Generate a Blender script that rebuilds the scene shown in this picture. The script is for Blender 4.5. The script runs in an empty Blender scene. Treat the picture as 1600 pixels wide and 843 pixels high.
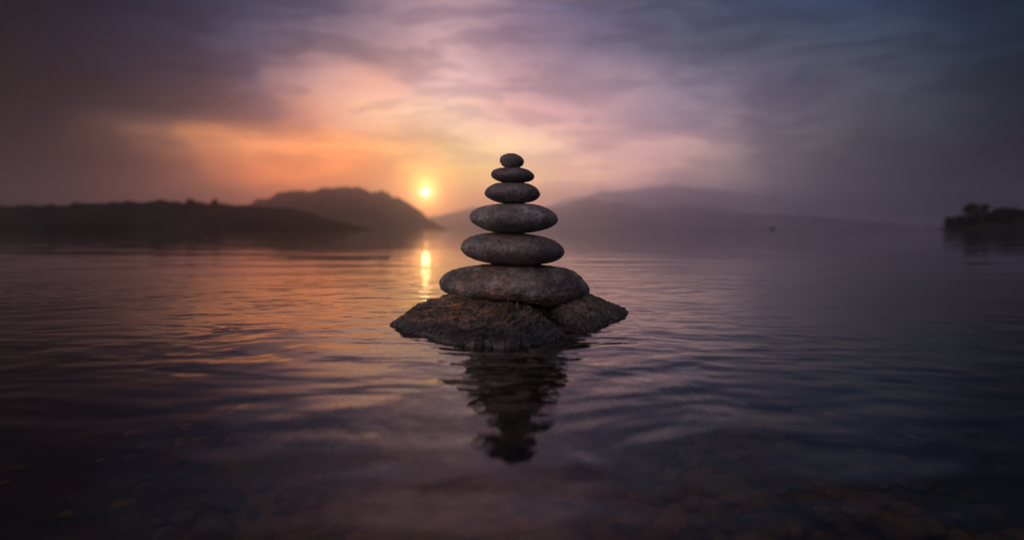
import bpy, bmesh, math, random
import numpy as np
from mathutils import Vector, Matrix

random.seed(7)
rng = np.random.default_rng(11)
C = bpy.context.scene.collection
sc = bpy.context.scene
R = math.radians

# ------------------------------------------------------------------ camera
CAM_D, CAM_H = 1.38, 0.18          # metres from the cairn, metres above the lake
cam = bpy.data.cameras.new('camera')
cam_o = bpy.data.objects.new('camera', cam)
C.objects.link(cam_o)
cam_o.location = (0, -CAM_D, CAM_H)
cam_o.rotation_euler = (R(90), 0, 0)
cam.sensor_width = 36
cam.lens = 22.5                    # 1000 px focal length on a 1600 px wide frame
cam.shift_y = -63.5 / 1600
cam.clip_start = 0.02
cam.clip_end = 60000
cam.dof.use_dof = True
cam.dof.focus_distance = 1.26
cam.dof.aperture_fstop = 2.1
sc.camera = cam_o

# ------------------------------------------------------------------ view, cycles
sc.view_settings.view_transform = 'Standard'
sc.view_settings.look = 'None'
sc.view_settings.gamma = 1
sc.view_settings.exposure = 0
sc.view_settings.use_curve_mapping = False
sc.cycles.use_denoising = True
sc.cycles.sample_clamp_indirect = 6
sc.cycles.max_bounces = 8
sc.cycles.transparent_max_bounces = 8
sc.cycles.volume_bounces = 4

SUN_AZ, SUN_EL = -7.7, 3.3         # degrees from +Y (negative = left), above the horizon


# ------------------------------------------------------------------ node helper
class NT:
    def __init__(self, tree):
        self.t = tree
        tree.nodes.clear()

    def n(self, typ, **kw):
        nd = self.t.nodes.new(typ)
        for k, v in kw.items():
            setattr(nd, k, v)
        return nd

    def put(self, sock, v):
        if isinstance(v, bpy.types.NodeSocket):
            self.t.links.new(v, sock)
        elif v is not None:
            if hasattr(sock.default_value, '__len__') and not hasattr(v, '__len__'):
                v = [v] * len(sock.default_value)
            if hasattr(sock.default_value, '__len__') and len(sock.default_value) == 4 and len(v) == 3:
                v = (*v, 1)
            sock.default_value = v

    def m(self, op, a, b=None, c=None, clamp=False):
        nd = self.n('ShaderNodeMath', operation=op, use_clamp=clamp)
        for i, v in enumerate((a, b, c)):
            if v is not None:
                self.put(nd.inputs[i], v)
        return nd.outputs[0]

    def v(self, op, a, b=None, c=None):
        nd = self.n('ShaderNodeVectorMath', operation=op)
        for i, x in enumerate((a, b, c)):
            if x is not None:
                self.put(nd.inputs[i], x)
        return nd.outputs['Value' if op in ('DOT_PRODUCT', 'LENGTH', 'DISTANCE') else 'Vector']

    def scale(self, a, s):
        nd = self.n('ShaderNodeVectorMath', operation='SCALE')
        self.put(nd.inputs[0], a)
        self.put(nd.inputs['Scale'], s)
        return nd.outputs[0]

    def comb(self, x, y, z):
        nd = self.n('ShaderNodeCombineXYZ')
        for i, q in enumerate((x, y, z)):
            self.put(nd.inputs[i], q)
        return nd.outputs[0]

    def sep(self, v):
        nd = self.n('ShaderNodeSeparateXYZ')
        self.put(nd.inputs[0], v)
        return nd.outputs

    def mapr(self, val, a, b, c=0.0, d=1.0, smooth=True):
        nd = self.n('ShaderNodeMapRange', interpolation_type='SMOOTHSTEP' if smooth else 'LINEAR')
        for k, q in zip(('Value', 'From Min', 'From Max', 'To Min', 'To Max'), (val, a, b, c, d)):
            self.put(nd.inputs[k], q)
        return nd.outputs[0]

    def noise(self, vec, scale=1.0, detail=4.0, rough=0.5, dist=0.0, color=False, typ='FBM'):
        nd = self.n('ShaderNodeTexNoise', noise_type=typ)
        self.put(nd.inputs['Vector'], vec)
        nd.inputs['Scale'].default_value = scale
        nd.inputs['Detail'].default_value = detail
        nd.inputs['Roughness'].default_value = rough
        nd.inputs['Distortion'].default_value = dist
        return nd.outputs['Color' if color else 0]

    def voronoi(self, vec, scale, out='Distance', feature='F1'):
        nd = self.n('ShaderNodeTexVoronoi', feature=feature)
        self.put(nd.inputs['Vector'], vec)
        nd.inputs['Scale'].default_value = scale
        return nd.outputs[out]

    def mapping(self, vec, loc=(0, 0, 0), rot=(0, 0, 0), scale=(1, 1, 1), typ='POINT'):
        nd = self.n('ShaderNodeMapping', vector_type=typ)
        self.put(nd.inputs['Vector'], vec)
        nd.inputs['Location'].default_value = loc
        nd.inputs['Rotation'].default_value = rot
        nd.inputs['Scale'].default_value = scale
        return nd.outputs[0]

    def mix(self, f, a, b):
        nd = self.n('ShaderNodeMix', data_type='RGBA')
        self.put(nd.inputs[0], f)
        self.put(nd.inputs[6], a)
        self.put(nd.inputs[7], b)
        return nd.outputs[2]


# ------------------------------------------------------------------ sky (world)
world = bpy.data.worlds.new('World')
sc.world = world
world.use_nodes = True
w = NT(world.node_tree)
d = w.n('ShaderNodeTexCoord').outputs['Generated']
dx, dy, dz = w.sep(w.v('NORMALIZE', d))
az = w.m('MULTIPLY', w.m('ARCTAN2', dx, dy), 57.2958)
el = w.m('MULTIPLY', w.m('ARCSINE', w.m('ABSOLUTE', dz)), 57.2958)
P0 = w.comb(az, el, 0.0)
# drifting cloud warp
wn = w.noise(w.mapping(P0, scale=(0.08, 0.22, 1)), 1.0, 5, 0.55, color=True)
wv = w.v('SUBTRACT', wn, (0.5, 0.5, 0.5))
P = w.v('ADD', P0, w.v('MULTIPLY', wv, (12.0, 3.6, 0.0)))
Ps = w.v('ADD', P0, w.v('MULTIPLY', wv, (5.0, 1.6, 0.0)))


def pix(px, py):
    a = math.atan((px - 800) / 1000)
    return math.degrees(a), math.degrees(math.atan((358 - py) / 1000 * math.cos(a)))


def blob(P, a, e, sa, se, rot=0.0):
    q = w.mapping(P, (a, e, 0), (0, 0, R(rot)), (sa, se, 1e6), 'TEXTURE')
    return w.m('EXPONENT', w.m('MULTIPLY', w.v('DOT_PRODUCT', q, q), -1.0))


# clear dusk air behind everything, from the physical sky
nish = w.n('ShaderNodeTexSky', sky_type='NISHITA')
nish.sun_disc = False
nish.sun_elevation = R(SUN_EL)
nish.sun_rotation = R(SUN_AZ)
nish.dust_density = 3.0
nish.air_density = 1.2
acc = w.scale(nish.outputs[0], 0.0012)
# glow of the evening sky by direction: one colour ramp along the azimuth per elevation
SKY_Y = [358, 320, 280, 235, 185, 130, 75, 20, -40, -130, -330]
SKY = [
    [(0.004, 0.004, 0.004), (0.004, 0.004, 0.004), (0.004, 0.004, 0.004), (0.004, 0.004, 0.005), (0.019, 0.012, 0.018), (0.092, 0.032, 0.025), (0.244, 0.029, 0.015), (0.339, 0.055, 0.028), (0.459, 0.158, 0.123), (0.447, 0.242, 0.250), (0.279, 0.210, 0.272), (0.126, 0.137, 0.206), (0.035, 0.051, 0.082), (0.015, 0.027, 0.043), (0.007, 0.013, 0.022), (0.004, 0.006, 0.011), (0.004, 0.004, 0.006)],
    [(0.004, 0.004, 0.004), (0.004, 0.004, 0.004), (0.004, 0.005, 0.007), (0.019, 0.012, 0.013), (0.167, 0.050, 0.033), (0.607, 0.106, 0.035), (0.848, 0.069, 0.016), (0.802, 0.124, 0.030), (1.250, 0.430, 0.212), (1.219, 0.587, 0.466), (0.690, 0.441, 0.443), (0.281, 0.248, 0.287), (0.071, 0.088, 0.107), (0.027, 0.041, 0.049), (0.010, 0.018, 0.023), (0.004, 0.007, 0.010), (0.004, 0.004, 0.005)],
    [(0.004, 0.004, 0.004), (0.010, 0.006, 0.005), (0.127, 0.050, 0.029), (0.558, 0.181, 0.075), (1.973, 0.474, 0.116), (2.703, 0.648, 0.080), (1.453, 0.464, 0.041), (1.004, 0.724, 0.105), (2.077, 1.332, 0.400), (2.360, 1.230, 0.692), (1.423, 0.774, 0.565), (0.714, 0.459, 0.376), (0.181, 0.159, 0.151), (0.072, 0.078, 0.075), (0.025, 0.034, 0.033), (0.006, 0.010, 0.011), (0.004, 0.004, 0.004)],
    [(0.004, 0.004, 0.004), (0.012, 0.008, 0.008), (0.118, 0.059, 0.042), (0.512, 0.238, 0.123), (1.906, 0.669, 0.210), (2.101, 0.701, 0.177), (1.514, 0.697, 0.169), (1.312, 0.924, 0.331), (1.768, 1.280, 0.608), (1.546, 0.850, 0.642), (1.046, 0.612, 0.533), (0.714, 0.464, 0.431), (0.282, 0.228, 0.234), (0.137, 0.133, 0.138), (0.060, 0.070, 0.071), (0.017, 0.024, 0.026), (0.005, 0.008, 0.009)],
    [(0.004, 0.004, 0.004), (0.004, 0.005, 0.008), (0.011, 0.014, 0.023), (0.028, 0.030, 0.046), (0.206, 0.126, 0.155), (0.965, 0.406, 0.276), (1.452, 0.852, 0.494), (1.278, 0.858, 0.630), (1.111, 0.561, 0.503), (0.853, 0.473, 0.468), (0.503, 0.329, 0.401), (0.418, 0.308, 0.366), (0.177, 0.149, 0.189), (0.105, 0.103, 0.131), (0.062, 0.066, 0.087), (0.024, 0.037, 0.046), (0.007, 0.015, 0.019)],
    [(0.004, 0.004, 0.004), (0.004, 0.005, 0.013), (0.008, 0.012, 0.027), (0.019, 0.024, 0.050), (0.119, 0.092, 0.156), (0.608, 0.341, 0.326), (1.150, 0.574, 0.421), (1.130, 0.716, 0.645), (0.853, 0.488, 0.510), (0.538, 0.343, 0.395), (0.390, 0.280, 0.336), (0.239, 0.213, 0.284), (0.111, 0.109, 0.163), (0.075, 0.086, 0.123), (0.043, 0.057, 0.090), (0.020, 0.033, 0.060), (0.007, 0.017, 0.032)],
    [(0.004, 0.004, 0.006), (0.004, 0.004, 0.017), (0.007, 0.013, 0.033), (0.015, 0.022, 0.052), (0.056, 0.064, 0.121), (0.143, 0.119, 0.172), (0.454, 0.279, 0.313), (0.748, 0.478, 0.483), (0.357, 0.224, 0.285), (0.162, 0.140, 0.230), (0.102, 0.114, 0.186), (0.074, 0.099, 0.154), (0.054, 0.073, 0.116), (0.049, 0.077, 0.127), (0.028, 0.046, 0.090), (0.012, 0.023, 0.049), (0.005, 0.015, 0.035)],
    [(0.004, 0.004, 0.009), (0.004, 0.007, 0.024), (0.005, 0.016, 0.043), (0.013, 0.027, 0.065), (0.030, 0.044, 0.094), (0.071, 0.080, 0.142), (0.259, 0.185, 0.239), (0.481, 0.308, 0.346), (0.227, 0.167, 0.263), (0.123, 0.127, 0.217), (0.082, 0.099, 0.161), (0.056, 0.080, 0.134), (0.035, 0.059, 0.120), (0.029, 0.058, 0.127), (0.018, 0.033, 0.086), (0.008, 0.022, 0.047), (0.004, 0.019, 0.030)],
    [(0.004, 0.007, 0.017), (0.004, 0.018, 0.040), (0.012, 0.032, 0.064), (0.030, 0.042, 0.078), (0.077, 0.075, 0.122), (0.171, 0.124, 0.182), (0.430, 0.253, 0.295), (0.642, 0.362, 0.400), (0.466, 0.291, 0.355), (0.268, 0.191, 0.260), (0.130, 0.118, 0.185), (0.071, 0.077, 0.129), (0.036, 0.053, 0.097), (0.024, 0.038, 0.073), (0.015, 0.024, 0.054), (0.009, 0.021, 0.043), (0.005, 0.020, 0.031)],
    [(0.004, 0.011, 0.022), (0.008, 0.019, 0.036), (0.015, 0.028, 0.047), (0.030, 0.034, 0.057), (0.074, 0.059, 0.090), (0.159, 0.103, 0.139), (0.326, 0.183, 0.213), (0.414, 0.237, 0.262), (0.340, 0.202, 0.249), (0.197, 0.132, 0.178), (0.092, 0.076, 0.123), (0.047, 0.050, 0.087), (0.028, 0.035, 0.061), (0.020, 0.027, 0.048), (0.015, 0.021, 0.039), (0.012, 0.019, 0.037), (0.009, 0.019, 0.032)],
    [(0.005, 0.011, 0.023), (0.008, 0.016, 0.030), (0.013, 0.021, 0.037), (0.020, 0.025, 0.041), (0.033, 0.033, 0.052), (0.044, 0.039, 0.063), (0.057, 0.046, 0.073), (0.066, 0.051, 0.079), (0.061, 0.050, 0.082), (0.051, 0.045, 0.075), (0.039, 0.040, 0.070), (0.029, 0.033, 0.063), (0.022, 0.026, 0.050), (0.017, 0.022, 0.040), (0.014, 0.019, 0.037), (0.011, 0.019, 0.034), (0.009, 0.018, 0.031)],
]
SKY_AZ = [math.degrees(math.atan((x - 800) / 1000)) for x in range(0, 1601, 100)]
SKY_EL = [math.degrees(math.atan((358 - y) / 1000)) for y in SKY_Y]
px_, py_, _pz = w.sep(P)
fa = w.mapr(px_, SKY_AZ[0], SKY_AZ[-1], 0, 1, smooth=False)
for k, row in enumerate(SKY):
    rp = w.n('ShaderNodeValToRGB')
    cr = rp.color_ramp
    cr.interpolation = 'LINEAR'
    while len(cr.elements) < len(row):
        cr.elements.new(0.5)
    for q, (e_, c_) in enumerate(zip(cr.elements, row)):
        e_.position = (SKY_AZ[q] - SKY_AZ[0]) / (SKY_AZ[-1] - SKY_AZ[0])
        e_.color = (*c_, 1)
    w.put(rp.inputs[0], fa)
    up = w.mapr(py_, SKY_EL[k - 1], SKY_EL[k]) if k else 1.0
    dn = w.mapr(py_, SKY_EL[k], SKY_EL[k + 1], 1.0, 0.0) if k + 1 < len(SKY) else 1.0
    acc = w.v('ADD', acc, w.scale(rp.outputs[0], w.m('MULTIPLY', up, dn)))
acc = w.v('MULTIPLY_ADD', blob(P0, SUN_AZ, SUN_EL, 2.4, 2.2), (3.3, 1.25, 0.16), acc)
acc = w.v('MULTIPLY_ADD', blob(P0, SUN_AZ, SUN_EL, 1.0, 1.0), (9.0, 5.0, 1.5), acc)
# outside the view: bright warm sky added on the left to light the stones, dull blue dusk behind and to the right
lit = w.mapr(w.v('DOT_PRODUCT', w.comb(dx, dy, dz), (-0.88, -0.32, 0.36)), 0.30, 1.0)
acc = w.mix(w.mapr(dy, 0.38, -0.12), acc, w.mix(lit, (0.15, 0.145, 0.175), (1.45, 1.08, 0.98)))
# clouds: streaky cover, then the banks that can be told apart
cn = w.noise(w.mapping(P, scale=(0.11, 0.46, 1), loc=(3.1, 1.7, 0)), 1.0, 8, 0.60)
shade = w.m('MULTIPLY', w.mapr(cn, 0.45, 0.58), 0.52)
CLOUDS = [  # pixel, spreads, tilt, depth
    (Ps, 1010, 40, 9, 2.5, -8, 0.20),
    (Ps, 1040, 184, 4.5, 0.8, -6, 0.40),
    (Ps, 600, 105, 5.0, 1.1, -18, 0.50),
    (Ps, 810, 135, 5.0, 1.3, -8, 0.42),
    (Ps, 925, 228, 3.0, 0.7, -14, 0.42),
    (Ps, 650, 205, 5.5, 0.8, -8, 0.36),
    (Ps, 1220, 242, 2.6, 0.35, 0, 0.30),
    (Ps, 380, 190, 8, 1.8, -6, 0.35),
    (Ps, 330, 262, 6, 0.5, 3, 0.30),
]
for c in CLOUDS:
    b = blob(c[0], *pix(c[1], c[2]), *c[3:6])
    b = w.m('MULTIPLY', b, w.mapr(cn, 0.30, 0.62, 0.55, 1.25))
    b = w.m('MULTIPLY', b, c[6], clamp=True)
    shade = w.m('SUBTRACT', w.m('ADD', shade, b), w.m('MULTIPLY', shade, b))
acc = w.mix(shade, w.scale(acc, 1.12), w.v('MULTIPLY', acc, (0.40, 0.42, 0.54)))
# the sun's disc, dimmed by the mist
sv = Vector((math.sin(R(SUN_AZ)) * math.cos(R(SUN_EL)), math.cos(R(SUN_AZ)) * math.cos(R(SUN_EL)), math.sin(R(SUN_EL))))
disc = w.mapr(w.v('DOT_PRODUCT', w.comb(dx, dy, dz), tuple(sv)), math.cos(R(0.40)), math.cos(R(0.12)))
acc = w.v('MULTIPLY_ADD', disc, (28.0, 21.0, 10.0), acc)
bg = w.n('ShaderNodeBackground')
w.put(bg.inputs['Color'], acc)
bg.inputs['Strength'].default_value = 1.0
wo = w.n('ShaderNodeOutputWorld')
w.t.links.new(bg.outputs[0], wo.inputs[0])

# ------------------------------------------------------------------ sun
sun = bpy.data.lights.new('sun', 'SUN')
sun.energy = 0.01
sun.angle = R(0.8)
sun.color = (1.0, 0.55, 0.22)
sun_o = bpy.data.objects.new('sun', sun)
C.objects.link(sun_o)
sun_o.rotation_euler = sv.to_track_quat('Z', 'Y').to_euler()
sun_o.location = sv * 50


# ------------------------------------------------------------------ mesh helpers
def link(name, verts, faces, mat, parent=None, smooth=True, loc=None):
    me = bpy.data.meshes.new(name)
    me.from_pydata([tuple(map(float, p)) for p in verts], [], [tuple(map(int, f)) for f in faces])
    me.materials.append(mat)
    if smooth:
        me.polygons.foreach_set('use_smooth', [True] * len(me.polygons))
    me.update()
    o = bpy.data.objects.new(name, me)
    C.objects.link(o)
    if loc is not None:
        o.location = loc
    if parent is not None:
        o.parent = parent
    return o


def tag(o, label=None, cat=None, group=None, kind=None):
    for k, v in (('label', label), ('category', cat), ('group', group), ('kind', kind)):
        if v:
            o[k] = v
    return o


def empty(name, loc):
    o = bpy.data.objects.new(name, None)
    C.objects.link(o)
    o.location = loc
    o.empty_display_size = 0.1
    return o


def grid_faces(nu, nv):
    i = np.arange(nu - 1)[:, None] * nv + np.arange(nv - 1)[None, :]
    return np.stack([i, i + nv, i + nv + 1, i + 1], -1).reshape(-1, 4)


_perm = rng.permutation(4096)
_grad = rng.normal(size=(4096, 3))
_grad /= np.linalg.norm(_grad, axis=1)[:, None]


def pnoise(p):
    """gradient noise of an (n,3) array, about -1..1"""
    p = np.asarray(p, float)
    i = np.floor(p).astype(int)
    f = p - i
    u = f * f * f * (f * (f * 6 - 15) + 10)
    out = 0
    for a in (0, 1):
        for b in (0, 1):
            for c in (0, 1):
                h = _perm[(_perm[(_perm[(i[:, 0] + a) & 4095] + i[:, 1] + b) & 4095] + i[:, 2] + c) & 4095]
                dot = ((f - (a, b, c)) * _grad[h]).sum(1)
                out = out + dot * (u[:, 0] if a else 1 - u[:, 0]) * (u[:, 1] if b else 1 - u[:, 1]) * (u[:, 2] if c else 1 - u[:, 2])
    return out * 1.5


def fbm(p, octv=4, gain=0.5, ridged=False):
    s, amp = 0, 1.0
    p = np.asarray(p, float)
    for k in range(octv):
        n = pnoise(p + 17.3 * k)
        s = s + amp * ((1 - 2 * np.abs(n)) if ridged else n)
        p = p * 2.03
        amp *= gain
    return s


def sstep(x, a, b):
    t = np.clip((x - a) / (b - a), 0, 1)
    return t * t * (3 - 2 * t)


# ------------------------------------------------------------------ materials
def material(name):
    m = bpy.data.materials.new(name)
    m.use_nodes = True
    t = NT(m.node_tree)
    out = t.n('ShaderNodeOutputMaterial')
    return m, t, out


def stone_material(name, dark, light, warm, warm_amt, seed, grain=260.0, rough=0.62):
    m, t, out = material(name)
    co = t.mapping(t.n('ShaderNodeTexCoord').outputs['Object'], loc=(seed, seed * 1.7, seed * 0.6))
    big = t.noise(co, 20, 6, 0.65)
    fine = t.noise(co, grain, 5, 0.7)
    mid = t.noise(co, 60, 6, 0.65)
    col = t.mix(t.mapr(big, 0.36, 0.66), dark, light)
    col = t.mix(t.m('MULTIPLY', t.mapr(t.noise(co, 14, 4, 0.6, 0.6), 0.44, 0.66), warm_amt), col, warm)
    col = t.mix(t.mapr(mid, 0.48, 0.64, 0.0, 0.7), col, t.v('MULTIPLY', col, (1.9, 1.87, 1.9)))
    col = t.mix(t.mapr(fine, 0.46, 0.66, 0.0, 0.85), col, t.v('MULTIPLY', col, (0.30, 0.30, 0.31)))
    fleck = t.m('MULTIPLY', t.mapr(t.voronoi(co, grain * 0.62), 0.22, 0.10), t.mapr(t.noise(co, 34, 3), 0.50, 0.62))
    col = t.mix(t.m('MULTIPLY', fleck, 0.8), col, (0.50, 0.45, 0.43))
    h = t.m('ADD', t.m('MULTIPLY', fine, 0.6), t.m('MULTIPLY', mid, 0.9))
    pit = t.mapr(t.voronoi(co, grain * 0.7), 0.0, 0.35)
    h = t.m('ADD', h, t.m('MULTIPLY', pit, 0.5))
    bp = t.n('ShaderNodeBump')
    bp.inputs['Strength'].default_value = 0.8
    bp.inputs['Distance'].default_value = 0.0042
    t.put(bp.inputs['Height'], h)
    b = t.n('ShaderNodeBsdfPrincipled')
    t.put(b.inputs['Base Color'], col)
    t.put(b.inputs['Roughness'], t.mapr(mid, 0.3, 0.7, rough - 0.12, rough + 0.15))
    b.inputs['Specular IOR Level'].default_value = 0.4
    t.put(b.inputs['Normal'], bp.outputs[0])
    t.t.links.new(b.outputs[0], out.inputs[0])
    return m


def rock_material():
    m, t, out = material('wet_rock')
    tc = t.n('ShaderNodeTexCoord').outputs['Object']
    x, y, z = t.sep(tc)
    # strand coordinates: round the top, down the slopes
    y1 = t.m('ADD', y, 0.03)
    r = t.m('SQRT', t.m('ADD', t.m('MULTIPLY', x, x), t.m('MULTIPLY', y1, y1)))
    th = t.m('ADD', t.m('ARCTAN2', x, t.m('MULTIPLY', y1, -1.0)), t.m('MULTIPLY', r, 3.0))
    wob = t.v('MULTIPLY', t.v('SUBTRACT', t.noise(tc, 24, 4, 0.6, color=True), (0.5, 0.5, 0.5)), (0.26, 0.26, 0.0))
    sv_ = t.v('ADD', t.comb(t.m('MULTIPLY', th, 1.0), t.m('MULTIPLY', r, 1.6), 0.0), wob)
    strand = t.noise(sv_, 15, 6, 0.62)
    big = t.noise(tc, 13, 5, 0.6)
    mid = t.noise(tc, 70, 6, 0.7)
    fine = t.noise(tc, 170, 4, 0.7)
    col = t.mix(t.mapr(strand, 0.38, 0.66), (0.016, 0.014, 0.014), (0.16, 0.13, 0.118))
    side = t.mapr(t.m('ADD', x, t.m('MULTIPLY', t.m('SUBTRACT', big, 0.5), 0.16)), 0.06, -0.05, 0.1, 1.0)
    rust = t.m('MULTIPLY', t.mapr(t.noise(sv_, 9, 7, 0.72), 0.42, 0.62), side)
    rust = t.m('MULTIPLY', rust, t.mapr(z, 0.006, 0.022))
    col = t.mix(t.m('MULTIPLY', rust, 0.92), col, t.mix(t.mapr(strand, 0.4, 0.65), (0.04, 0.019, 0.010), (0.44, 0.20, 0.08)))
    moss = t.m('MULTIPLY', t.mapr(t.noise(tc, 24, 5, 0.65), 0.46, 0.62), t.mapr(z, 0.030, 0.044))
    col = t.mix(t.m('MULTIPLY', moss, 0.7), col, (0.14, 0.11, 0.03))
    col = t.mix(t.mapr(fine, 0.45, 0.66, 0.0, 0.5), col, t.v('MULTIPLY', col, (0.28, 0.28, 0.29)))
    fleck = t.m('MULTIPLY', t.mapr(t.voronoi(tc, 120), 0.20, 0.09), t.mapr(t.noise(tc, 26, 3), 0.50, 0.60))
    col = t.mix(t.m('MULTIPLY', fleck, 0.85), col, (0.55, 0.46, 0.40))
    wet = t.mapr(t.m('ADD', z, t.m('MULTIPLY', t.m('SUBTRACT', big, 0.5), 0.03)), 0.020, 0.006)
    col = t.mix(t.m('MULTIPLY', wet, 0.75), col, (0.014, 0.014, 0.017))
    bp = t.n('ShaderNodeBump')
    bp.inputs['Strength'].default_value = 1.0
    bp.inputs['Distance'].default_value = 0.007
    t.put(bp.inputs['Height'], t.m('ADD', t.m('ADD', t.m('MULTIPLY', mid, 0.30), t.m('MULTIPLY', fine, 0.15)), t.m('MULTIPLY', strand, 1.2)))
    b = t.n('ShaderNodeBsdfPrincipled')
    t.put(b.inputs['Base Color'], col)
    t.put(b.inputs['Roughness'], t.m('SUBTRACT', t.mapr(mid, 0.3, 0.7, 0.30, 0.52), t.m('MULTIPLY', wet, 0.18)))
    t.put(b.inputs['Normal'], bp.outputs[0])
    t.t.links.new(b.outputs[0], out.inputs[0])
    return m


def plain_material(name, a, b_, scale, rough=0.9):
    m, t, out = material(name)
    tc = t.n('ShaderNodeTexCoord').outputs['Object']
    col = t.mix(t.mapr(t.noise(tc, scale, 5, 0.6), 0.35, 0.65), a, b_)
    b = t.n('ShaderNodeBsdfPrincipled')
    t.put(b.inputs['Base Color'], col)
    b.inputs['Roughness'].default_value = rough
    b.inputs['Specular IOR Level'].default_value = 0.1
    t.t.links.new(b.outputs[0], out.inputs[0])
    return m


def water_material():
    m, t, out = material('lake_water')
    pos = t.n('ShaderNodeNewGeometry').outputs['Position']
    x, y, z = t.sep(pos)
    # wind ripples, longer across the view than along it, in calm and ruffled patches
    warp = t.v('MULTIPLY', t.v('SUBTRACT', t.noise(pos, 2.2, 2, 0.5, color=True), (0.5, 0.5, 0.5)), (0.25, 0.25, 0.0))
    pw = t.v('ADD', pos, warp)
    a1 = t.noise(t.mapping(pw, scale=(13.0, 13.0, 1)), 1.0, 2.5, 0.45)
    a2 = t.noise(t.mapping(pw, scale=(13.0, 34.0, 1), rot=(0, 0, R(8))), 1.0, 2, 0.5)
    a3 = t.noise(t.mapping(pw, scale=(0.30, 0.85, 1), rot=(0, 0, R(-6))), 1.0, 2.0, 0.5)
    a4 = t.noise(t.mapping(pw, scale=(0.8, 2.4, 1), rot=(0, 0, R(4))), 1.0, 2.0, 0.5)
    a5 = t.noise(t.mapping(pw, scale=(8.0, 15.0, 1), loc=(1.3, 4.2, 0), rot=(0, 0, R(10))), 1.0, 1.0, 0.4)
    patch = t.mapr(t.noise(t.mapping(pos, scale=(0.5, 1.1, 1)), 1.0, 2, 0.5), 0.35, 0.65, 0.35, 1.0)
    r0 = t.m('SQRT', t.m('ADD', t.m('MULTIPLY', x, x), t.m('MULTIPLY', t.m('ADD', y, 0.06), t.m('ADD', y, 0.06))))
    far = t.mapr(r0, 0.9, 3.2, 1.0, 0.10)
    # rings spreading from the rock
    ex = t.m('DIVIDE', x, 0.235)
    ey = t.m('DIVIDE', t.m('ADD', y, 0.10), 0.31)
    er = t.m('ADD', t.m('MULTIPLY', t.m('SQRT', t.m('ADD', t.m('MULTIPLY', ex, ex), t.m('MULTIPLY', ey, ey))), 0.24),
             t.m('MULTIPLY', t.m('SUBTRACT', t.noise(pos, 9, 2), 0.5), 0.012))
    ring = t.m('MULTIPLY', t.m('SINE', t.m('MULTIPLY', er, 2 * math.pi / 0.024)),
               t.m('EXPONENT', t.m('MULTIPLY', t.m('ABSOLUTE', t.m('SUBTRACT', er, 0.25)), -24.0)))
    h = t.m('MULTIPLY', t.m('MULTIPLY', a1, 0.0033), patch)
    h = t.m('ADD', h, t.m('MULTIPLY', t.m('MULTIPLY', a2, 0.00055), patch))
    h = t.m('MULTIPLY', h, far)
    h = t.m('ADD', h, t.m('MULTIPLY', a5, t.mapr(r0, 0.5, 1.8, 0.0032, 0.0)))
    h = t.m('ADD', h, t.m('MULTIPLY', t.m('MULTIPLY', a3, 0.014), t.mapr(r0, 1.0, 5.0)))
    h = t.m('ADD', h, t.m('MULTIPLY', a4, t.mapr(r0, 0.6, 3.0, 0.0036, 0.0080)))
    h = t.m('ADD', h, t.m('MULTIPLY', ring, 0.00012))
    bp = t.n('ShaderNodeBump')
    bp.inputs['Strength'].default_value = 1.0
    bp.inputs['Distance'].default_value = 1.0
    t.put(bp.inputs['Height'], h)
    fr = t.n('ShaderNodeFresnel')
    fr.inputs['IOR'].default_value = 1.40
    t.put(fr.inputs['Normal'], bp.outputs[0])
    gl = t.n('ShaderNodeBsdfGlossy')
    gl.inputs['Color'].default_value = (0.95, 0.95, 0.95, 1)
    gl.inputs['Roughness'].default_value = 0.006
    t.put(gl.inputs['Normal'], bp.outputs[0])
    tr = t.n('ShaderNodeBsdfTransparent')
    tr.inputs['Color'].default_value = (0.80, 0.72, 0.54, 1)
    df = t.n('ShaderNodeBsdfDiffuse')
    df.inputs['Color'].default_value = (0.012, 0.014, 0.018, 1)
    body = t.n('ShaderNodeMixShader')
    body.inputs[0].default_value = 0.15
    t.t.links.new(tr.outputs[0], body.inputs[1])
    t.t.links.new(df.outputs[0], body.inputs[2])
    mx = t.n('ShaderNodeMixShader')
    t.t.links.new(fr.outputs[0], mx.inputs[0])
    t.t.links.new(body.outputs[0], mx.inputs[1])
    t.t.links.new(gl.outputs[0], mx.inputs[2])
    t.t.links.new(mx.outputs[0], out.inputs[0])
    return m


def lakebed_material():
    m, t, out = material('lakebed_silt')
    pos = t.n('ShaderNodeNewGeometry').outputs['Position']
    big = t.noise(pos, 6, 4, 0.6)
    col = t.mix(t.mapr(big, 0.35, 0.65), (0.05, 0.038, 0.022), (0.34, 0.22, 0.09))
    bx_, by_, _bz = t.sep(pos)
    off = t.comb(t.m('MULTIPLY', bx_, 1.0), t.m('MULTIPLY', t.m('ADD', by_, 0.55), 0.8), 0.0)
    gravel_fade = t.mapr(t.m('ADD', t.v('LENGTH', off), t.m('MULTIPLY', t.m('SUBTRACT', big, 0.5), 0.5)), 0.85, 0.0)
    col = t.mix(gravel_fade, (0.018, 0.017, 0.016), col)  # outer bed painted dark, standing in for light lost in deeper water
    cells = t.voronoi(pos, 16, 'Color')
    col = t.mix(t.m('MULTIPLY', gravel_fade, 0.4), col, t.v('MULTIPLY', cells, (0.26, 0.17, 0.08)))
    b = t.n('ShaderNodeBsdfDiffuse')
    t.put(b.inputs['Color'], col)
    t.t.links.new(b.outputs[0], out.inputs[0])
    return m


# ------------------------------------------------------------------ lakebed and water
def bed_z(x, y):
    r = np.hypot(x, y + 0.35)
    return -0.16 - 0.10 * np.minimum(r, 2.0) ** 1.5 - 0.12 * np.maximum(r - 2.0, 0) ** 0.6


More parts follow.
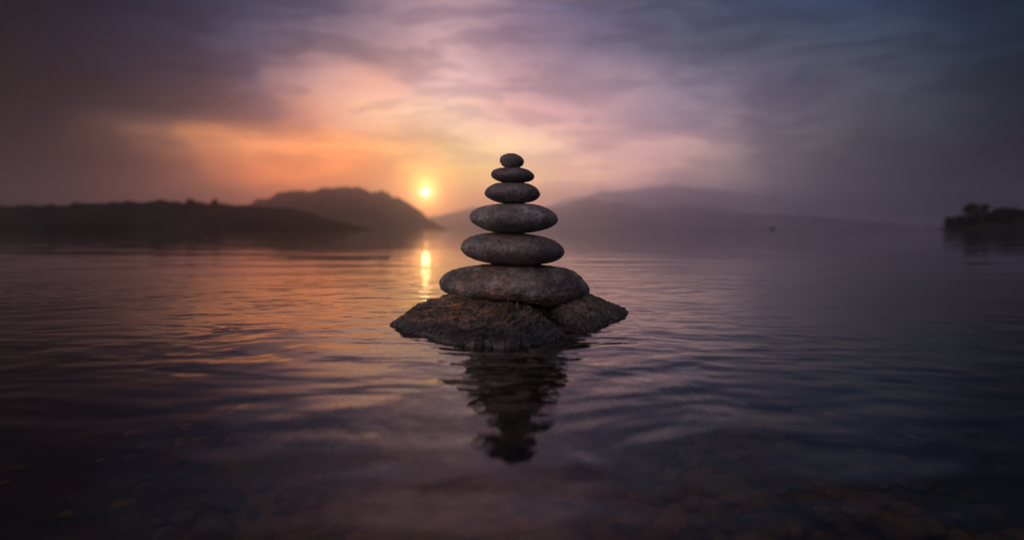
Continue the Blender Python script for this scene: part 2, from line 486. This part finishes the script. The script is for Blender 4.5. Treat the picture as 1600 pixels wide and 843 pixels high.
rad = np.concatenate([np.linspace(0, 2.2, 90), np.geomspace(2.3, 6700, 60)])
ang = np.linspace(0, 2 * np.pi, 121)
rr, aa = np.meshgrid(rad, ang, indexing='ij')
bx, by = rr * np.cos(aa), rr * np.sin(aa)
bz = np.maximum(bed_z(bx, by), -12)
nz = fbm(np.stack([bx.ravel() * 6, by.ravel() * 6, 0 * bx.ravel()], 1), 3).reshape(bx.shape)
bz = bz + 0.02 * nz * (rr < 2.3)
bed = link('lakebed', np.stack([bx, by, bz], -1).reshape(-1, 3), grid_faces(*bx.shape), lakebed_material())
tag(bed, kind='structure')

wr = np.concatenate([[0], np.geomspace(0.3, 6600, 70)])
rr, aa = np.meshgrid(wr, np.linspace(0, 2 * np.pi, 97), indexing='ij')
wat = link('water', np.stack([rr * np.cos(aa), rr * np.sin(aa), 0 * rr], -1).reshape(-1, 3), grid_faces(*rr.shape), water_material())
tag(wat, kind='structure')


# ------------------------------------------------------------------ hills
def interp(x, pts):
    px, py = zip(*pts)
    return np.interp(x, px, py)


def hill(name, dist, depth, outline, mat, rough, seed, nx=260, ny=36):
    """outline: (px, py) of the crest as it stands against the sky at this distance"""
    px = np.linspace(outline[0][0], outline[-1][0], nx)
    crest = (358 - interp(px, outline)) * dist / 1000
    k = np.ones(9) / 9
    crest = np.convolve(np.pad(crest, 4, mode='edge'), k, 'valid')
    v = np.linspace(-1, 1, ny)
    PX, V = np.meshgrid(px, v, indexing='ij')
    X = (PX - 800) / 1000 * dist
    Y = -CAM_D + dist + V * depth + 0.15 * depth * np.sin(PX / 47.0 + seed)
    prof = np.where(V < 0, (1 - V ** 2) ** 0.9, (1 - V ** 2) ** 0.7)
    n = fbm(np.stack([X.ravel() / (dist * 0.035), Y.ravel() / (dist * 0.035), np.full(X.size, seed * 3.1)], 1), 5, 0.55).reshape(X.shape)
    Z = crest[:, None] * prof * (1 + (0.16 if dist < 5000 else 0.07) * n * (np.abs(V) > 0.05)) + rough * n * prof
    fine = pnoise(np.stack([X.ravel() / (dist * 0.0045), Y.ravel() / (dist * 0.0045), np.full(X.size, seed)], 1)).reshape(X.shape)
    Z = Z + dist * 0.0009 * fine * prof * (crest[:, None] > dist * 0.006)
    Z[:, 0] = -2
    Z[:, -1] = -2
    o = link(name, np.stack([X, Y, Z], -1).reshape(-1, 3), grid_faces(nx, ny), mat)
    tag(o, kind='structure')
    return o


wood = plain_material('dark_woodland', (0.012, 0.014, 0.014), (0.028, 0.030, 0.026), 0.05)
far_wood = plain_material('distant_hillside', (0.075, 0.073, 0.09), (0.14, 0.136, 0.16), 0.008)  # colour lightened so the far shore looks fainter, as if through mist
mountain_pale = plain_material('hazed_mountain', (0.22, 0.21, 0.24), (0.34, 0.32, 0.35), 0.006)  # pale base colour stands in for thicker haze over the mountains
hill('shore_hills', 500, 100, [(-420, 345), (-300, 326), (-120, 322), (0, 321), (60, 322), (130, 323), (200, 322), (250, 317), (290, 315), (320, 318), (350, 323),
                                 (400, 323), (440, 326), (480, 333), (510, 342), (535, 352), (550, 359)], wood, 0.5, 1.0)
hill('headland', 1900, 320, [(330, 360), (380, 340), (420, 322), (450, 309), (480, 301), (510, 296), (530, 294), (560, 297), (590, 302), (615, 309), (640, 322), (660, 337),
                             (680, 350), (696, 360)], wood, 3.0, 2.0)
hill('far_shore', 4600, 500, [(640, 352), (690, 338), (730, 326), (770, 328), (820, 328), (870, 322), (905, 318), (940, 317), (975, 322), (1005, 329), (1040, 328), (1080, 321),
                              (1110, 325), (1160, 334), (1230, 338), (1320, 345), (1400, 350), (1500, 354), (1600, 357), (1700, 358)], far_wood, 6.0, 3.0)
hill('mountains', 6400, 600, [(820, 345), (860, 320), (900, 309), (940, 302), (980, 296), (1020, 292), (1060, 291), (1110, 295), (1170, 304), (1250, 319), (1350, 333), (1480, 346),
                               (1620, 352), (1800, 357)], mountain_pale, 8.0, 4.0)

# ------------------------------------------------------------------ haze
HZ = ((-7500, 7500), (-7500, 7500), (-14.5, 490))
hv = [(x, y, z) for x in HZ[0] for y in HZ[1] for z in HZ[2]]
hf = [(0, 1, 3, 2), (4, 6, 7, 5), (0, 4, 5, 1), (2, 3, 7, 6), (0, 2, 6, 4), (1, 5, 7, 3)]
hm, ht, hout = material('haze_air')
pv = ht.n('ShaderNodeVolumePrincipled')
pv.inputs['Color'].default_value = (0.86, 0.855, 1.0, 1)
pv.inputs['Density'].default_value = 1 / 3400
pv.inputs['Anisotropy'].default_value = 0.93
ht.t.links.new(pv.outputs[0], hout.inputs['Volume'])
tag(link('haze', hv, hf, hm, smooth=False), kind='stuff')


# ------------------------------------------------------------------ the cairn
def to_xz(zx, zy, ox, oy, s):
    px, py = ox + zx / s, oy + zy / s
    return (px - 800) / 1000 * CAM_D, CAM_H - (py - 358) / 1000 * CAM_D


A = (580, 220, 3.243)
B = (680, 340, 5.62)
D5 = (720, 230, 7.66)
STONES = [
    ('D', D5, [(467, 155), (480, 115), (520, 88), (580, 73), (640, 76), (700, 100), (740, 135), (757, 175), (745, 210), (715, 236), (640, 251), (560, 249), (510, 232), (480, 195)]),
    ('D', D5, [(362, 325), (375, 290), (410, 262), (480, 248), (600, 243), (720, 248), (800, 270), (850, 305), (880, 350), (868, 385), (820, 410), (750, 424), (650, 432), (550, 428), (470, 412), (410, 385), (370, 355)]),
    ('D', D5, [(285, 545), (300, 510), (340, 470), (420, 432), (500, 423), (620, 420), (740, 425), (820, 440), (880, 470), (930, 520), (950, 565), (935, 600), (880, 640), (800, 662), (700, 676), (600, 678), (500, 670), (420, 650), (350, 620), (300, 585)]),
    ('A', A, [(500, 385), (505, 365), (530, 345), (570, 330), (640, 320), (740, 317), (830, 322), (880, 336), (920, 360), (942, 385), (945, 405), (930, 425), (890, 446), (830, 460), (740, 470), (640, 466), (580, 450), (530, 425), (505, 405)]),
    ('B', B, [(225, 245), (240, 215), (265, 190), (320, 160), (400, 140), (500, 131), (600, 130), (700, 134), (800, 143), (900, 156), (1000, 180), (1070, 215), (1115, 255), (1132, 300), (1120, 335), (1080, 370), (1000, 395), (900, 410), (800, 420), (700, 421), (600, 416), (500, 402), (400, 380), (300, 345), (250, 310), (228, 275)]),
    ('B', B, [(42, 575), (60, 530), (100, 490), (180, 455), (300, 430), (400, 420), (520, 411), (700, 408), (850, 416), (950, 424), (1050, 430), (1130, 445), (1200, 465), (1250, 500), (1290, 550), (1330, 590), (1345, 640), (1330, 680), (1290, 720), (1230, 755), (1130, 775), (1000, 778), (900, 765), (850, 752), (780, 740), (700, 731), (600, 729), (500, 729), (400, 727), (300, 715), (220, 695), (150, 675), (100, 650), (60, 620)]),
]
INFO = [  # label, material, depth ratio, lump, grit
    ('smallest stone, a small oval grey pebble at the very top of the stack', ((0.085, 0.080, 0.082), (0.16, 0.15, 0.152), (0.16, 0.11, 0.08), 0.3, 3.0, 190, 0.50), 0.85, 0.02, 0.0004),
    ('small flat dark oval stone directly under the topmost pebble', ((0.075, 0.066, 0.074), (0.14, 0.122, 0.135), (0.15, 0.10, 0.09), 0.3, 7.0, 190, 0.50), 0.80, 0.02, 0.0004),
    ('dark oval stone third from the top, resting on the broad speckled stone', ((0.078, 0.070, 0.078), (0.155, 0.138, 0.148), (0.15, 0.10, 0.08), 0.3, 11.0, 175, 0.50), 0.82, 0.02, 0.0005),
    ('broad smooth speckled grey stone in the middle of the stack, fourth from the top', ((0.098, 0.093, 0.098), (0.20, 0.188, 0.194), (0.17, 0.12, 0.09), 0.35, 17.0, 155, 0.50), 0.80, 0.025, 0.0006),
    ('wide lens-shaped dark stone with a pale chip, resting on the largest stone', ((0.080, 0.072, 0.074), (0.175, 0.158, 0.158), (0.18, 0.11, 0.07), 0.45, 23.0, 150, 0.50), 0.78, 0.03, 0.0007),
    ('largest stacked stone, rough and lumpy with a low right end, lying on the rock', ((0.066, 0.060, 0.062), (0.19, 0.172, 0.176), (0.23, 0.12, 0.07), 0.6, 31.0, 130, 0.50), 0.72, 0.04, 0.0012),
]

bm = bmesh.new()
bmesh.ops.create_icosphere(bm, subdivisions=6, radius=1)
SPH = np.array([v.co[:] for v in bm.verts])
SPHF = [[v.index for v in f.verts] for f in bm.faces]
bm.free()


def make_stone(i):
    _, fr, pts = STONES[i]
    label, mp, dep, lump, grit = INFO[i]
    q = np.array([to_xz(a, b, *fr) for a, b in pts])
    cx, cz = (q[:, 0].min() + q[:, 0].max()) / 2, (q[:, 1].min() + q[:, 1].max()) / 2
    a, c = np.ptp(q[:, 0]) / 2, np.ptp(q[:, 1]) / 2
    th = np.arctan2((q[:, 1] - cz) / c, (q[:, 0] - cx) / a)
    k = np.hypot((q[:, 1] - cz) / c, (q[:, 0] - cx) / a)
    o = np.argsort(th)
    th, k = th[o], k[o]
    tt = np.linspace(-np.pi, np.pi, 361)
    kk = np.interp(tt, np.concatenate([th - 2 * np.pi, th, th + 2 * np.pi]), np.tile(k, 3))
    ker = np.exp(-0.5 * (np.arange(-14, 15) / 5.0) ** 2)
    ker /= ker.sum()
    kk = np.convolve(np.concatenate([kk[-15:-1], kk, kk[1:15]]), ker, 'valid')
    S = SPH
    ks = np.interp(np.arctan2(S[:, 2], S[:, 0]), tt, kk)
    w_ = np.hypot(S[:, 0], S[:, 2])
    ks = 1 + (ks - 1) * w_                       # the traced outline fades towards the near and far ends
    b = a * dep
    p = np.stack([a * S[:, 0] * ks, b * np.sign(S[:, 1]) * np.abs(S[:, 1]) ** 0.94, c * S[:, 2] * ks], 1)
    nrm = S / np.array([a, b, c])
    nrm /= np.linalg.norm(nrm, axis=1)[:, None]
    n1 = fbm(S * 1.7 + i * 9.1, 3)
    g = fbm(p * (130 if i < 5 else 70) + i * 5, 4, 0.6)
    p = p + nrm * (lump * c * n1 * np.abs(S[:, 1]) ** 1.0)[:, None] + nrm * (grit * g)[:, None]
    if i == 5:                                    # long seams and dents of the rough bottom stone
        s = fbm(np.stack([p[:, 0] * 22 - p[:, 2] * 14, p[:, 1] * 30, p[:, 2] * 75 + p[:, 0] * 12], 1), 4, 0.55, True)
        p = p + nrm * (0.0013 * s)[:, None]
        dn = fbm(p * 30 + 4, 2)
        p = p - nrm * (0.0028 * np.clip(dn - 0.1, 0, 1))[:, None]
    ob = link('stone', p, SPHF, stone_material('stone_surface', *mp), loc=(cx, 0, cz))
    tag(ob, label, 'stone', 'stones stacked on the rock')
    return (cx, cz, a, b, c, tt, kk)


SHP = [make_stone(i) for i in range(6)]

# ------------------------------------------------------------------ base rock
WL = [(-0.225, -0.125), (-0.205, -0.170), (-0.175, -0.212), (-0.112, -0.285), (-0.059, -0.316), (0.0, -0.328), (0.05, -0.300), (0.088, -0.248), (0.098, -0.205),
      (0.122, -0.180), (0.150, -0.160), (0.195, -0.10), (0.240, -0.008), (0.225, 0.06), (0.15, 0.16), (0.02, 0.20), (-0.11, 0.15), (-0.19, 0.04), (-0.228, -0.07)]


def poly_dist(x, y, poly):
    dmin = np.full(x.shape, 1e9)
    inside = np.zeros(x.shape, bool)
    for (x0, y0), (x1, y1) in zip(poly, poly[1:] + poly[:1]):
        ex, ey = x1 - x0, y1 - y0
        t = np.clip(((x - x0) * ex + (y - y0) * ey) / (ex * ex + ey * ey), 0, 1)
        dmin = np.minimum(dmin, np.hypot(x - x0 - t * ex, y - y0 - t * ey))
        c = ((y0 > y) != (y1 > y)) & (x < (x1 - x0) * (y - y0) / (y1 - y0 + 1e-12) + x0)
        inside ^= c
    return np.where(inside, dmin, -dmin)


def seg(x, y, a, b):
    ex, ey = b[0] - a[0], b[1] - a[1]
    t = np.clip(((x - a[0]) * ex + (y - a[1]) * ey) / (ex * ex + ey * ey), 0, 1)
    return np.hypot(x - a[0] - t * ex, y - a[1] - t * ey), t


gx, gy = np.meshgrid(np.linspace(-0.34, 0.35, 430), np.linspace(-0.43, 0.30, 450), indexing='ij')
fx, fy = gx.ravel(), gy.ravel()
O_ = np.zeros_like(fx)


def p3(sx, sy, k=0.0):
    return np.stack([fx * sx, fy * sy, O_ + k], 1)


wx = 0.013 * fbm(p3(17, 17), 5, 0.55)
wy = 0.013 * fbm(p3(17, 17, 9), 5, 0.55)
D_ = poly_dist(fx + wx, fy + wy, WL)
qx, qy = fx + 0.8 * wx, fy + 0.8 * wy


def plane(a, b, c):
    """height field of the plane through three points"""
    a, b, c = map(np.array, (a, b, c))
    n = np.cross(b - a, c - a)
    return a[2] - (n[0] * (qx - a[0]) + n[1] * (qy - a[1])) / n[2]


def smin(*hs, k=0.0035):
    return -k * np.log(sum(np.exp(-h / k) for h in hs))


S_, SH = (0.000, -0.115, 0.0300), (-0.125, -0.050, 0.045)
LOBE_A = smin(                                               # the mass in front and to the left
    plane(S_, SH, (-0.105, -0.300, 0.0)),
    plane(S_, (-0.015, -0.330, 0.0), (0.088, -0.240, -0.004)),
    plane((0.030, -0.105, 0.0295), (0.090, -0.236, 0.001), (0.074, -0.110, 0.002)),
    plane(SH, (-0.19, -0.10, 0.026), (-0.175, -0.214, 0.0)),
    plane(SH, (-0.19, -0.10, 0.025), (-0.17, 0.06, 0.008)),
    plane((-0.200, -0.105, 0.020), (-0.228, -0.07, -0.002), (-0.215, -0.155, 0.0)),
    plane(S_, SH, (-0.02, 0.10, 0.030)),
    plane((-0.13, 0.14, 0.0), (0.04, 0.19, 0.0), (-0.05, 0.08, 0.04)),
    plane((0.04, -0.05, 0.044), (0.09, 0.0, 0.020), (0.06, 0.12, 0.02)))
LOBE_B = smin(                                               # the ridge behind to the right
    plane((0.05, 0.0, 0.036), (0.150, -0.015, 0.040), (0.132, -0.168, 0.0)),
    plane((0.150, -0.015, 0.042), (0.237, -0.010, 0.001), (0.165, -0.142, 0.0)),
    plane((0.05, 0.01, 0.043), (0.155, 0.0, 0.042), (0.12, 0.17, 0.0)),
    plane((0.155, -0.01, 0.042), (0.237, -0.008, 0.001), (0.20, 0.10, 0.0)),
    plane((0.02, 0.05, 0.038), (0.02, -0.12, 0.03), (-0.06, 0.0, 0.0)))
z = np.maximum(LOBE_A, LOBE_B)
z = np.where(D_ > 0, np.maximum(z, 0.006 * (1 - np.exp(-np.maximum(D_, 0) / 0.006))), np.minimum(z, D_ * 0.9))
# strands and cracks running down from the top
r_ = np.hypot(fx, fy + 0.03)
th_ = np.arctan2(fx, -(fy + 0.03)) + 3.0 * r_
st = fbm(np.stack([th_ * 9 + wx * 34, r_ * 9 + wy * 30, O_], 1), 5, 0.46, True)
st2 = fbm(np.stack([th_ * 26 + wx * 60, r_ * 22 + wy * 50, O_ + 5], 1), 4, 0.55, True)
lump_ = fbm(p3(20, 20, 3), 5, 0.55)
amp = sstep(D_, -0.05, 0.02)
dd, t_ = seg(fx + 0.4 * wx, fy, (0.066, -0.06), (0.104, -0.24))   # the cleft between the two masses
z -= 0.022 * np.exp(-(dd / 0.017) ** 2) * amp
z += amp * (0.0056 * (st - 0.75) + 0.0024 * (st2 - 0.75) + 0.0026 * lump_)
z += amp * 0.0004 * fbm(p3(170, 170), 3, 0.6, True)
# stretch towards the viewer, then let the largest stone bed into it
vx, vy, z = fx * np.where(fx < 0, 1.005, 1.045), fy * np.where(fy < 0, 1.24, 1.06), z * 1.05
cx, cz, a, b, c, tt, kk = SHP[5]
q2 = ((vx - cx) / a) ** 2 + (vy / b) ** 2
sz = -np.sqrt(np.clip(1 - q2, 0, 1))
ks = np.interp(np.arctan2(sz, (vx - cx) / a), tt, kk)
bot = cz + c * sz * (1 + (ks - 1) * np.hypot(sz, (vx - cx) / a))
z = np.where(q2 < 0.97, np.minimum(z, bot + 0.0008), z)
z = np.maximum(z, -0.3)
rk = link('rock', np.stack([vx, vy, z], 1), grid_faces(*gx.shape), rock_material())
tag(rk, 'low jagged dark brown rock rising out of the water under the stacked stones', 'rock')

# ------------------------------------------------------------------ pebbles under water
pm = plain_material('sunken_pebble', (0.045, 0.034, 0.022), (0.20, 0.13, 0.06), 14.0)
bm = bmesh.new()
bmesh.ops.create_icosphere(bm, subdivisions=2, radius=1)
s2 = np.array([v.co[:] for v in bm.verts])
f2 = np.array([[v.index for v in f.verts] for f in bm.faces])
bm.free()
vs, fs = [], []
n0 = 0
for k in range(1300):
    x0, y0 = random.gauss(0, 0.34), -0.60 + random.gauss(0, 0.32)
    s = random.choice((0.008, 0.012, 0.012, 0.018, 0.026)) * random.uniform(0.7, 1.3)
    sh = s2 * (1 + 0.2 * fbm(s2 * 1.3 + k * 3.7, 2))[:, None] * (s * random.uniform(0.8, 1.3), s, s * random.uniform(0.3, 0.55))
    a2 = random.random() * 6.283
    rot = np.array([[math.cos(a2), -math.sin(a2), 0], [math.sin(a2), math.cos(a2), 0], [0, 0, 1]])
    zb = float(bed_z(np.array(x0), np.array(y0)))
    vs.append(sh @ rot.T + (x0, y0, zb + 0.05 * s))
    fs.append(f2 + n0)
    n0 += len(s2)
pb = link('lakebed_pebbles', np.concatenate(vs), np.concatenate(fs), pm)
tag(pb, 'brown pebbles lying on the lakebed seen dimly through the water', 'pebbles', kind='stuff')

# ------------------------------------------------------------------ wooded islet on the right
IS = 300.0


def at(px, dist):
    return (px - 800) / 1000 * dist, dist - CAM_D


ix = np.linspace(1484, 1990, 120)
iv = np.linspace(-1, 1, 24)
IX, IV = np.meshgrid(ix, iv, indexing='ij')
X = (IX - 800) / 1000 * IS
Y = IS - CAM_D + IV * 11
ridge = interp(ix, [(1484, 0), (1488, 1.2), (1500, 2.2), (1560, 5.6), (1620, 6.6), (1800, 5.0), (1950, 2), (1990, 0)])
Z = ridge[:, None] * (1 - IV ** 2) ** 0.6 - 0.25 + 0.35 * fbm(np.stack([X.ravel() / 4, Y.ravel() / 4, 0 * X.ravel()], 1), 3).reshape(X.shape) * (1 - IV ** 2)
Z[:, 0] = Z[:, -1] = -1
isl = link('islet', np.stack([X, Y, Z], -1).reshape(-1, 3), grid_faces(*IX.shape), plain_material('islet_ground', (0.012, 0.012, 0.012), (0.026, 0.025, 0.022), 0.6))
tag(isl, kind='structure')
leaf = plain_material('dusk_foliage', (0.012, 0.016, 0.014), (0.030, 0.036, 0.026), 0.5)
bark = plain_material('bark', (0.035, 0.028, 0.022), (0.07, 0.055, 0.042), 3.0)


def tube(pts, radii, sides=7):
    v, f = [], []
    for i, (p, r) in enumerate(zip(pts, radii)):
        for k in range(sides):
            t = 2 * math.pi * k / sides
            v.append((p[0] + r * math.cos(t), p[1] + r * math.sin(t), p[2]))
    for i in range(len(pts) - 1):
        for k in range(sides):
            f.append((i * sides + k, i * sides + (k + 1) % sides, (i + 1) * sides + (k + 1) % sides, (i + 1) * sides + k))
    f.append(tuple(range((len(pts) - 1) * sides, len(pts) * sides)))
    return v, f


def tree(px, dist, base, height, width, clumps, label, group, leaf_size=0.5, dy=0.0, nleaf=2400):
    x0, y0 = at(px, dist)
    root = empty('tree', (x0, y0 + dy, base))
    tag(root, label, 'tree', group)
    V, F = [], []
    tops = []
    for q in range(4):
        a = q * 1.7 + random.random()
        e = width * (0.12 if q == 0 else 0.3)
        p0 = (0, 0, height * 0.25) if q else (0, 0, -0.6)
        p1 = (e * math.cos(a) * 0.5, e * math.sin(a) * 0.5, height * 0.5)
        p2 = (e * math.cos(a), e * math.sin(a), height * 0.82)
        v, f = tube([p0, p1, p2], [height * 0.035 / (1 + 0.8 * (q > 0)), height * 0.022, height * 0.007])
        F += [tuple(i + len(V) for i in ff) for ff in f]
        V += v
    link('trunk', V, F, bark, root)
    # crown: leaf-sized faces scattered through overlapping clumps
    cs = np.array([(c[0] * width, (random.random() - 0.5) * width * 0.6, c[1] * height, c[2] * width, c[3] * height) for c in clumps])
    idx = rng.integers(0, len(cs), nleaf)
    dirs = rng.normal(size=(nleaf, 3))
    dirs /= np.linalg.norm(dirs, axis=1)[:, None]
    rr_ = rng.random(nleaf)[:, None] ** 0.5
    sz_ = np.stack([cs[idx, 3], cs[idx, 3], cs[idx, 4]], 1)
    P_ = cs[idx, :3] + dirs * rr_ * sz_
    P_ += 0.12 * width * np.stack([pnoise(P_ / width * 4 + 3 * j) for j in range(3)], 1)
    t1 = rng.normal(size=(nleaf, 3)); t1 /= np.linalg.norm(t1, axis=1)[:, None]
    t2 = np.cross(t1, rng.normal(size=(nleaf, 3))); t2 /= np.linalg.norm(t2, axis=1)[:, None]
    s_ = leaf_size * rng.uniform(0.5, 1.1, (nleaf, 1))
    quad = np.stack([P_ - t1 * s_, P_ - t2 * s_ * 0.55, P_ + t1 * s_, P_ + t2 * s_ * 0.55], 1).reshape(-1, 3)
    link('crown', quad, np.arange(nleaf * 4).reshape(-1, 4), leaf, root, smooth=False)
    return root


G = 'trees on the wooded islet'
tree(1489, 300, 0.5, 6.6, 8.0, [(-0.2, 0.45, 0.3, 0.42), (0.15, 0.55, 0.3, 0.42), (0.3, 0.35, 0.25, 0.3)], 'low bushy tree alone at the left tip of the dark islet', G)
tree(1507, 300, 1.2, 4.2, 6.0, [(-0.2, 0.4, 0.4, 0.4), (0.25, 0.5, 0.4, 0.4)], 'smallest shrubby tree filling the dip beside the tall islet tree', G, dy=-3)
tree(1526, 300, 2.2, 10.2, 9.0, [(-0.05, 0.86, 0.34, 0.13), (0.24, 0.78, 0.30, 0.17), (-0.28, 0.72, 0.26, 0.20), (-0.05, 0.5, 0.50, 0.3), (0.3, 0.35, 0.45, 0.3), (-0.35, 0.3, 0.4, 0.3)], 'tallest flat-topped tree on the islet, standing over its neighbours', G)
tree(1546, 300, 3.0, 5.6, 8.0, [(-0.2, 0.5, 0.4, 0.42), (0.25, 0.45, 0.4, 0.42)], 'low tree between the tall flat-topped one and the rounded crowns', G, dy=-4)
tree(1570, 300, 4.0, 6.8, 11.0, [(-0.25, 0.5, 0.3, 0.4), (0.1, 0.65, 0.35, 0.35), (0.35, 0.5, 0.25, 0.4)], 'broad rounded tree on the high middle of the islet', G)
tree(1600, 300, 4.2, 6.0, 12.0, [(-0.3, 0.5, 0.3, 0.42), (0.1, 0.6, 0.35, 0.4), (0.35, 0.5, 0.3, 0.42)], 'rounded tree cut by the right edge of the picture', G)

# two trees showing over the left hills
G = 'trees on the left ridge'
tree(296, 508, 20.5, 4.5, 6.5, [(-0.2, 0.5, 0.35, 0.45), (0.25, 0.45, 0.35, 0.4)], 'low spreading tree on the ridge of the left hills', G, 0.5, nleaf=900)
tree(336, 508, 17.5, 8, 5, [(0, 0.72, 0.22, 0.24), (-0.2, 0.4, 0.35, 0.3), (0.25, 0.35, 0.35, 0.3)], 'taller pointed tree on the ridge of the left hills', G, 0.5, nleaf=900)

# ------------------------------------------------------------------ small boat far out
bx0, by0 = at(1206, 540)
boat = empty('boat', (bx0, by0, 0))
tag(boat, 'tiny dark boat far out on the lake, left of the wooded islet', 'boat')
bmat = plain_material('dark_painted_wood', (0.03, 0.03, 0.035), (0.06, 0.055, 0.055), 2.0, 0.6)
L, W_ = 6.4, 1.9
prof = []
nu, nv = 25, 11
hvts = []
for i in range(nu):
    u = -1 + 2 * i / (nu - 1)
    half = W_ / 2 * (1 - max(0, u) ** 2.4) * (1 - 0.25 * max(0, -u) ** 3)
    sheer = 0.75 + 0.45 * max(0, u) ** 2 + 0.15 * u * u
    for j in range(nv):
        t = -1 + 2 * j / (nv - 1)
        hvts.append((u * L / 2, half * t, -0.3 + (sheer + 0.3) * abs(t) ** 2.2))
hull = link('hull', hvts, grid_faces(nu, nv), bmat, boat)
sol = hull.modifiers.new('planks', 'SOLIDIFY')
sol.thickness = 0.06


def box_part(name, parent, c, s, mat, taper=1.0):
    v = []
    for zz, k in ((-1, 1.0), (1, taper)):
        for xx, yy in ((-1, -1), (1, -1), (1, 1), (-1, 1)):
            v.append((c[0] + xx * s[0] * k, c[1] + yy * s[1] * k, c[2] + zz * s[2]))
    f = [(0, 3, 2, 1), (4, 5, 6, 7), (0, 1, 5, 4), (1, 2, 6, 5), (2, 3, 7, 6), (3, 0, 4, 7)]
    o = link(name, v, f, mat, parent, smooth=False)
    bv = o.modifiers.new('edge', 'BEVEL')
    bv.width = 0.04
    bv.segments = 2
    return o


box_part('cabin', boat, (0.35, 0, 1.35), (1.15, 0.68, 0.75), bmat, 0.85)
v, f = tube([(-1.75, 0, 0.2), (-1.75, 0, 1.6), (-1.75, 0, 2.9)], [0.16, 0.13, 0.09])
link('mast', v, f, bmat, boat)
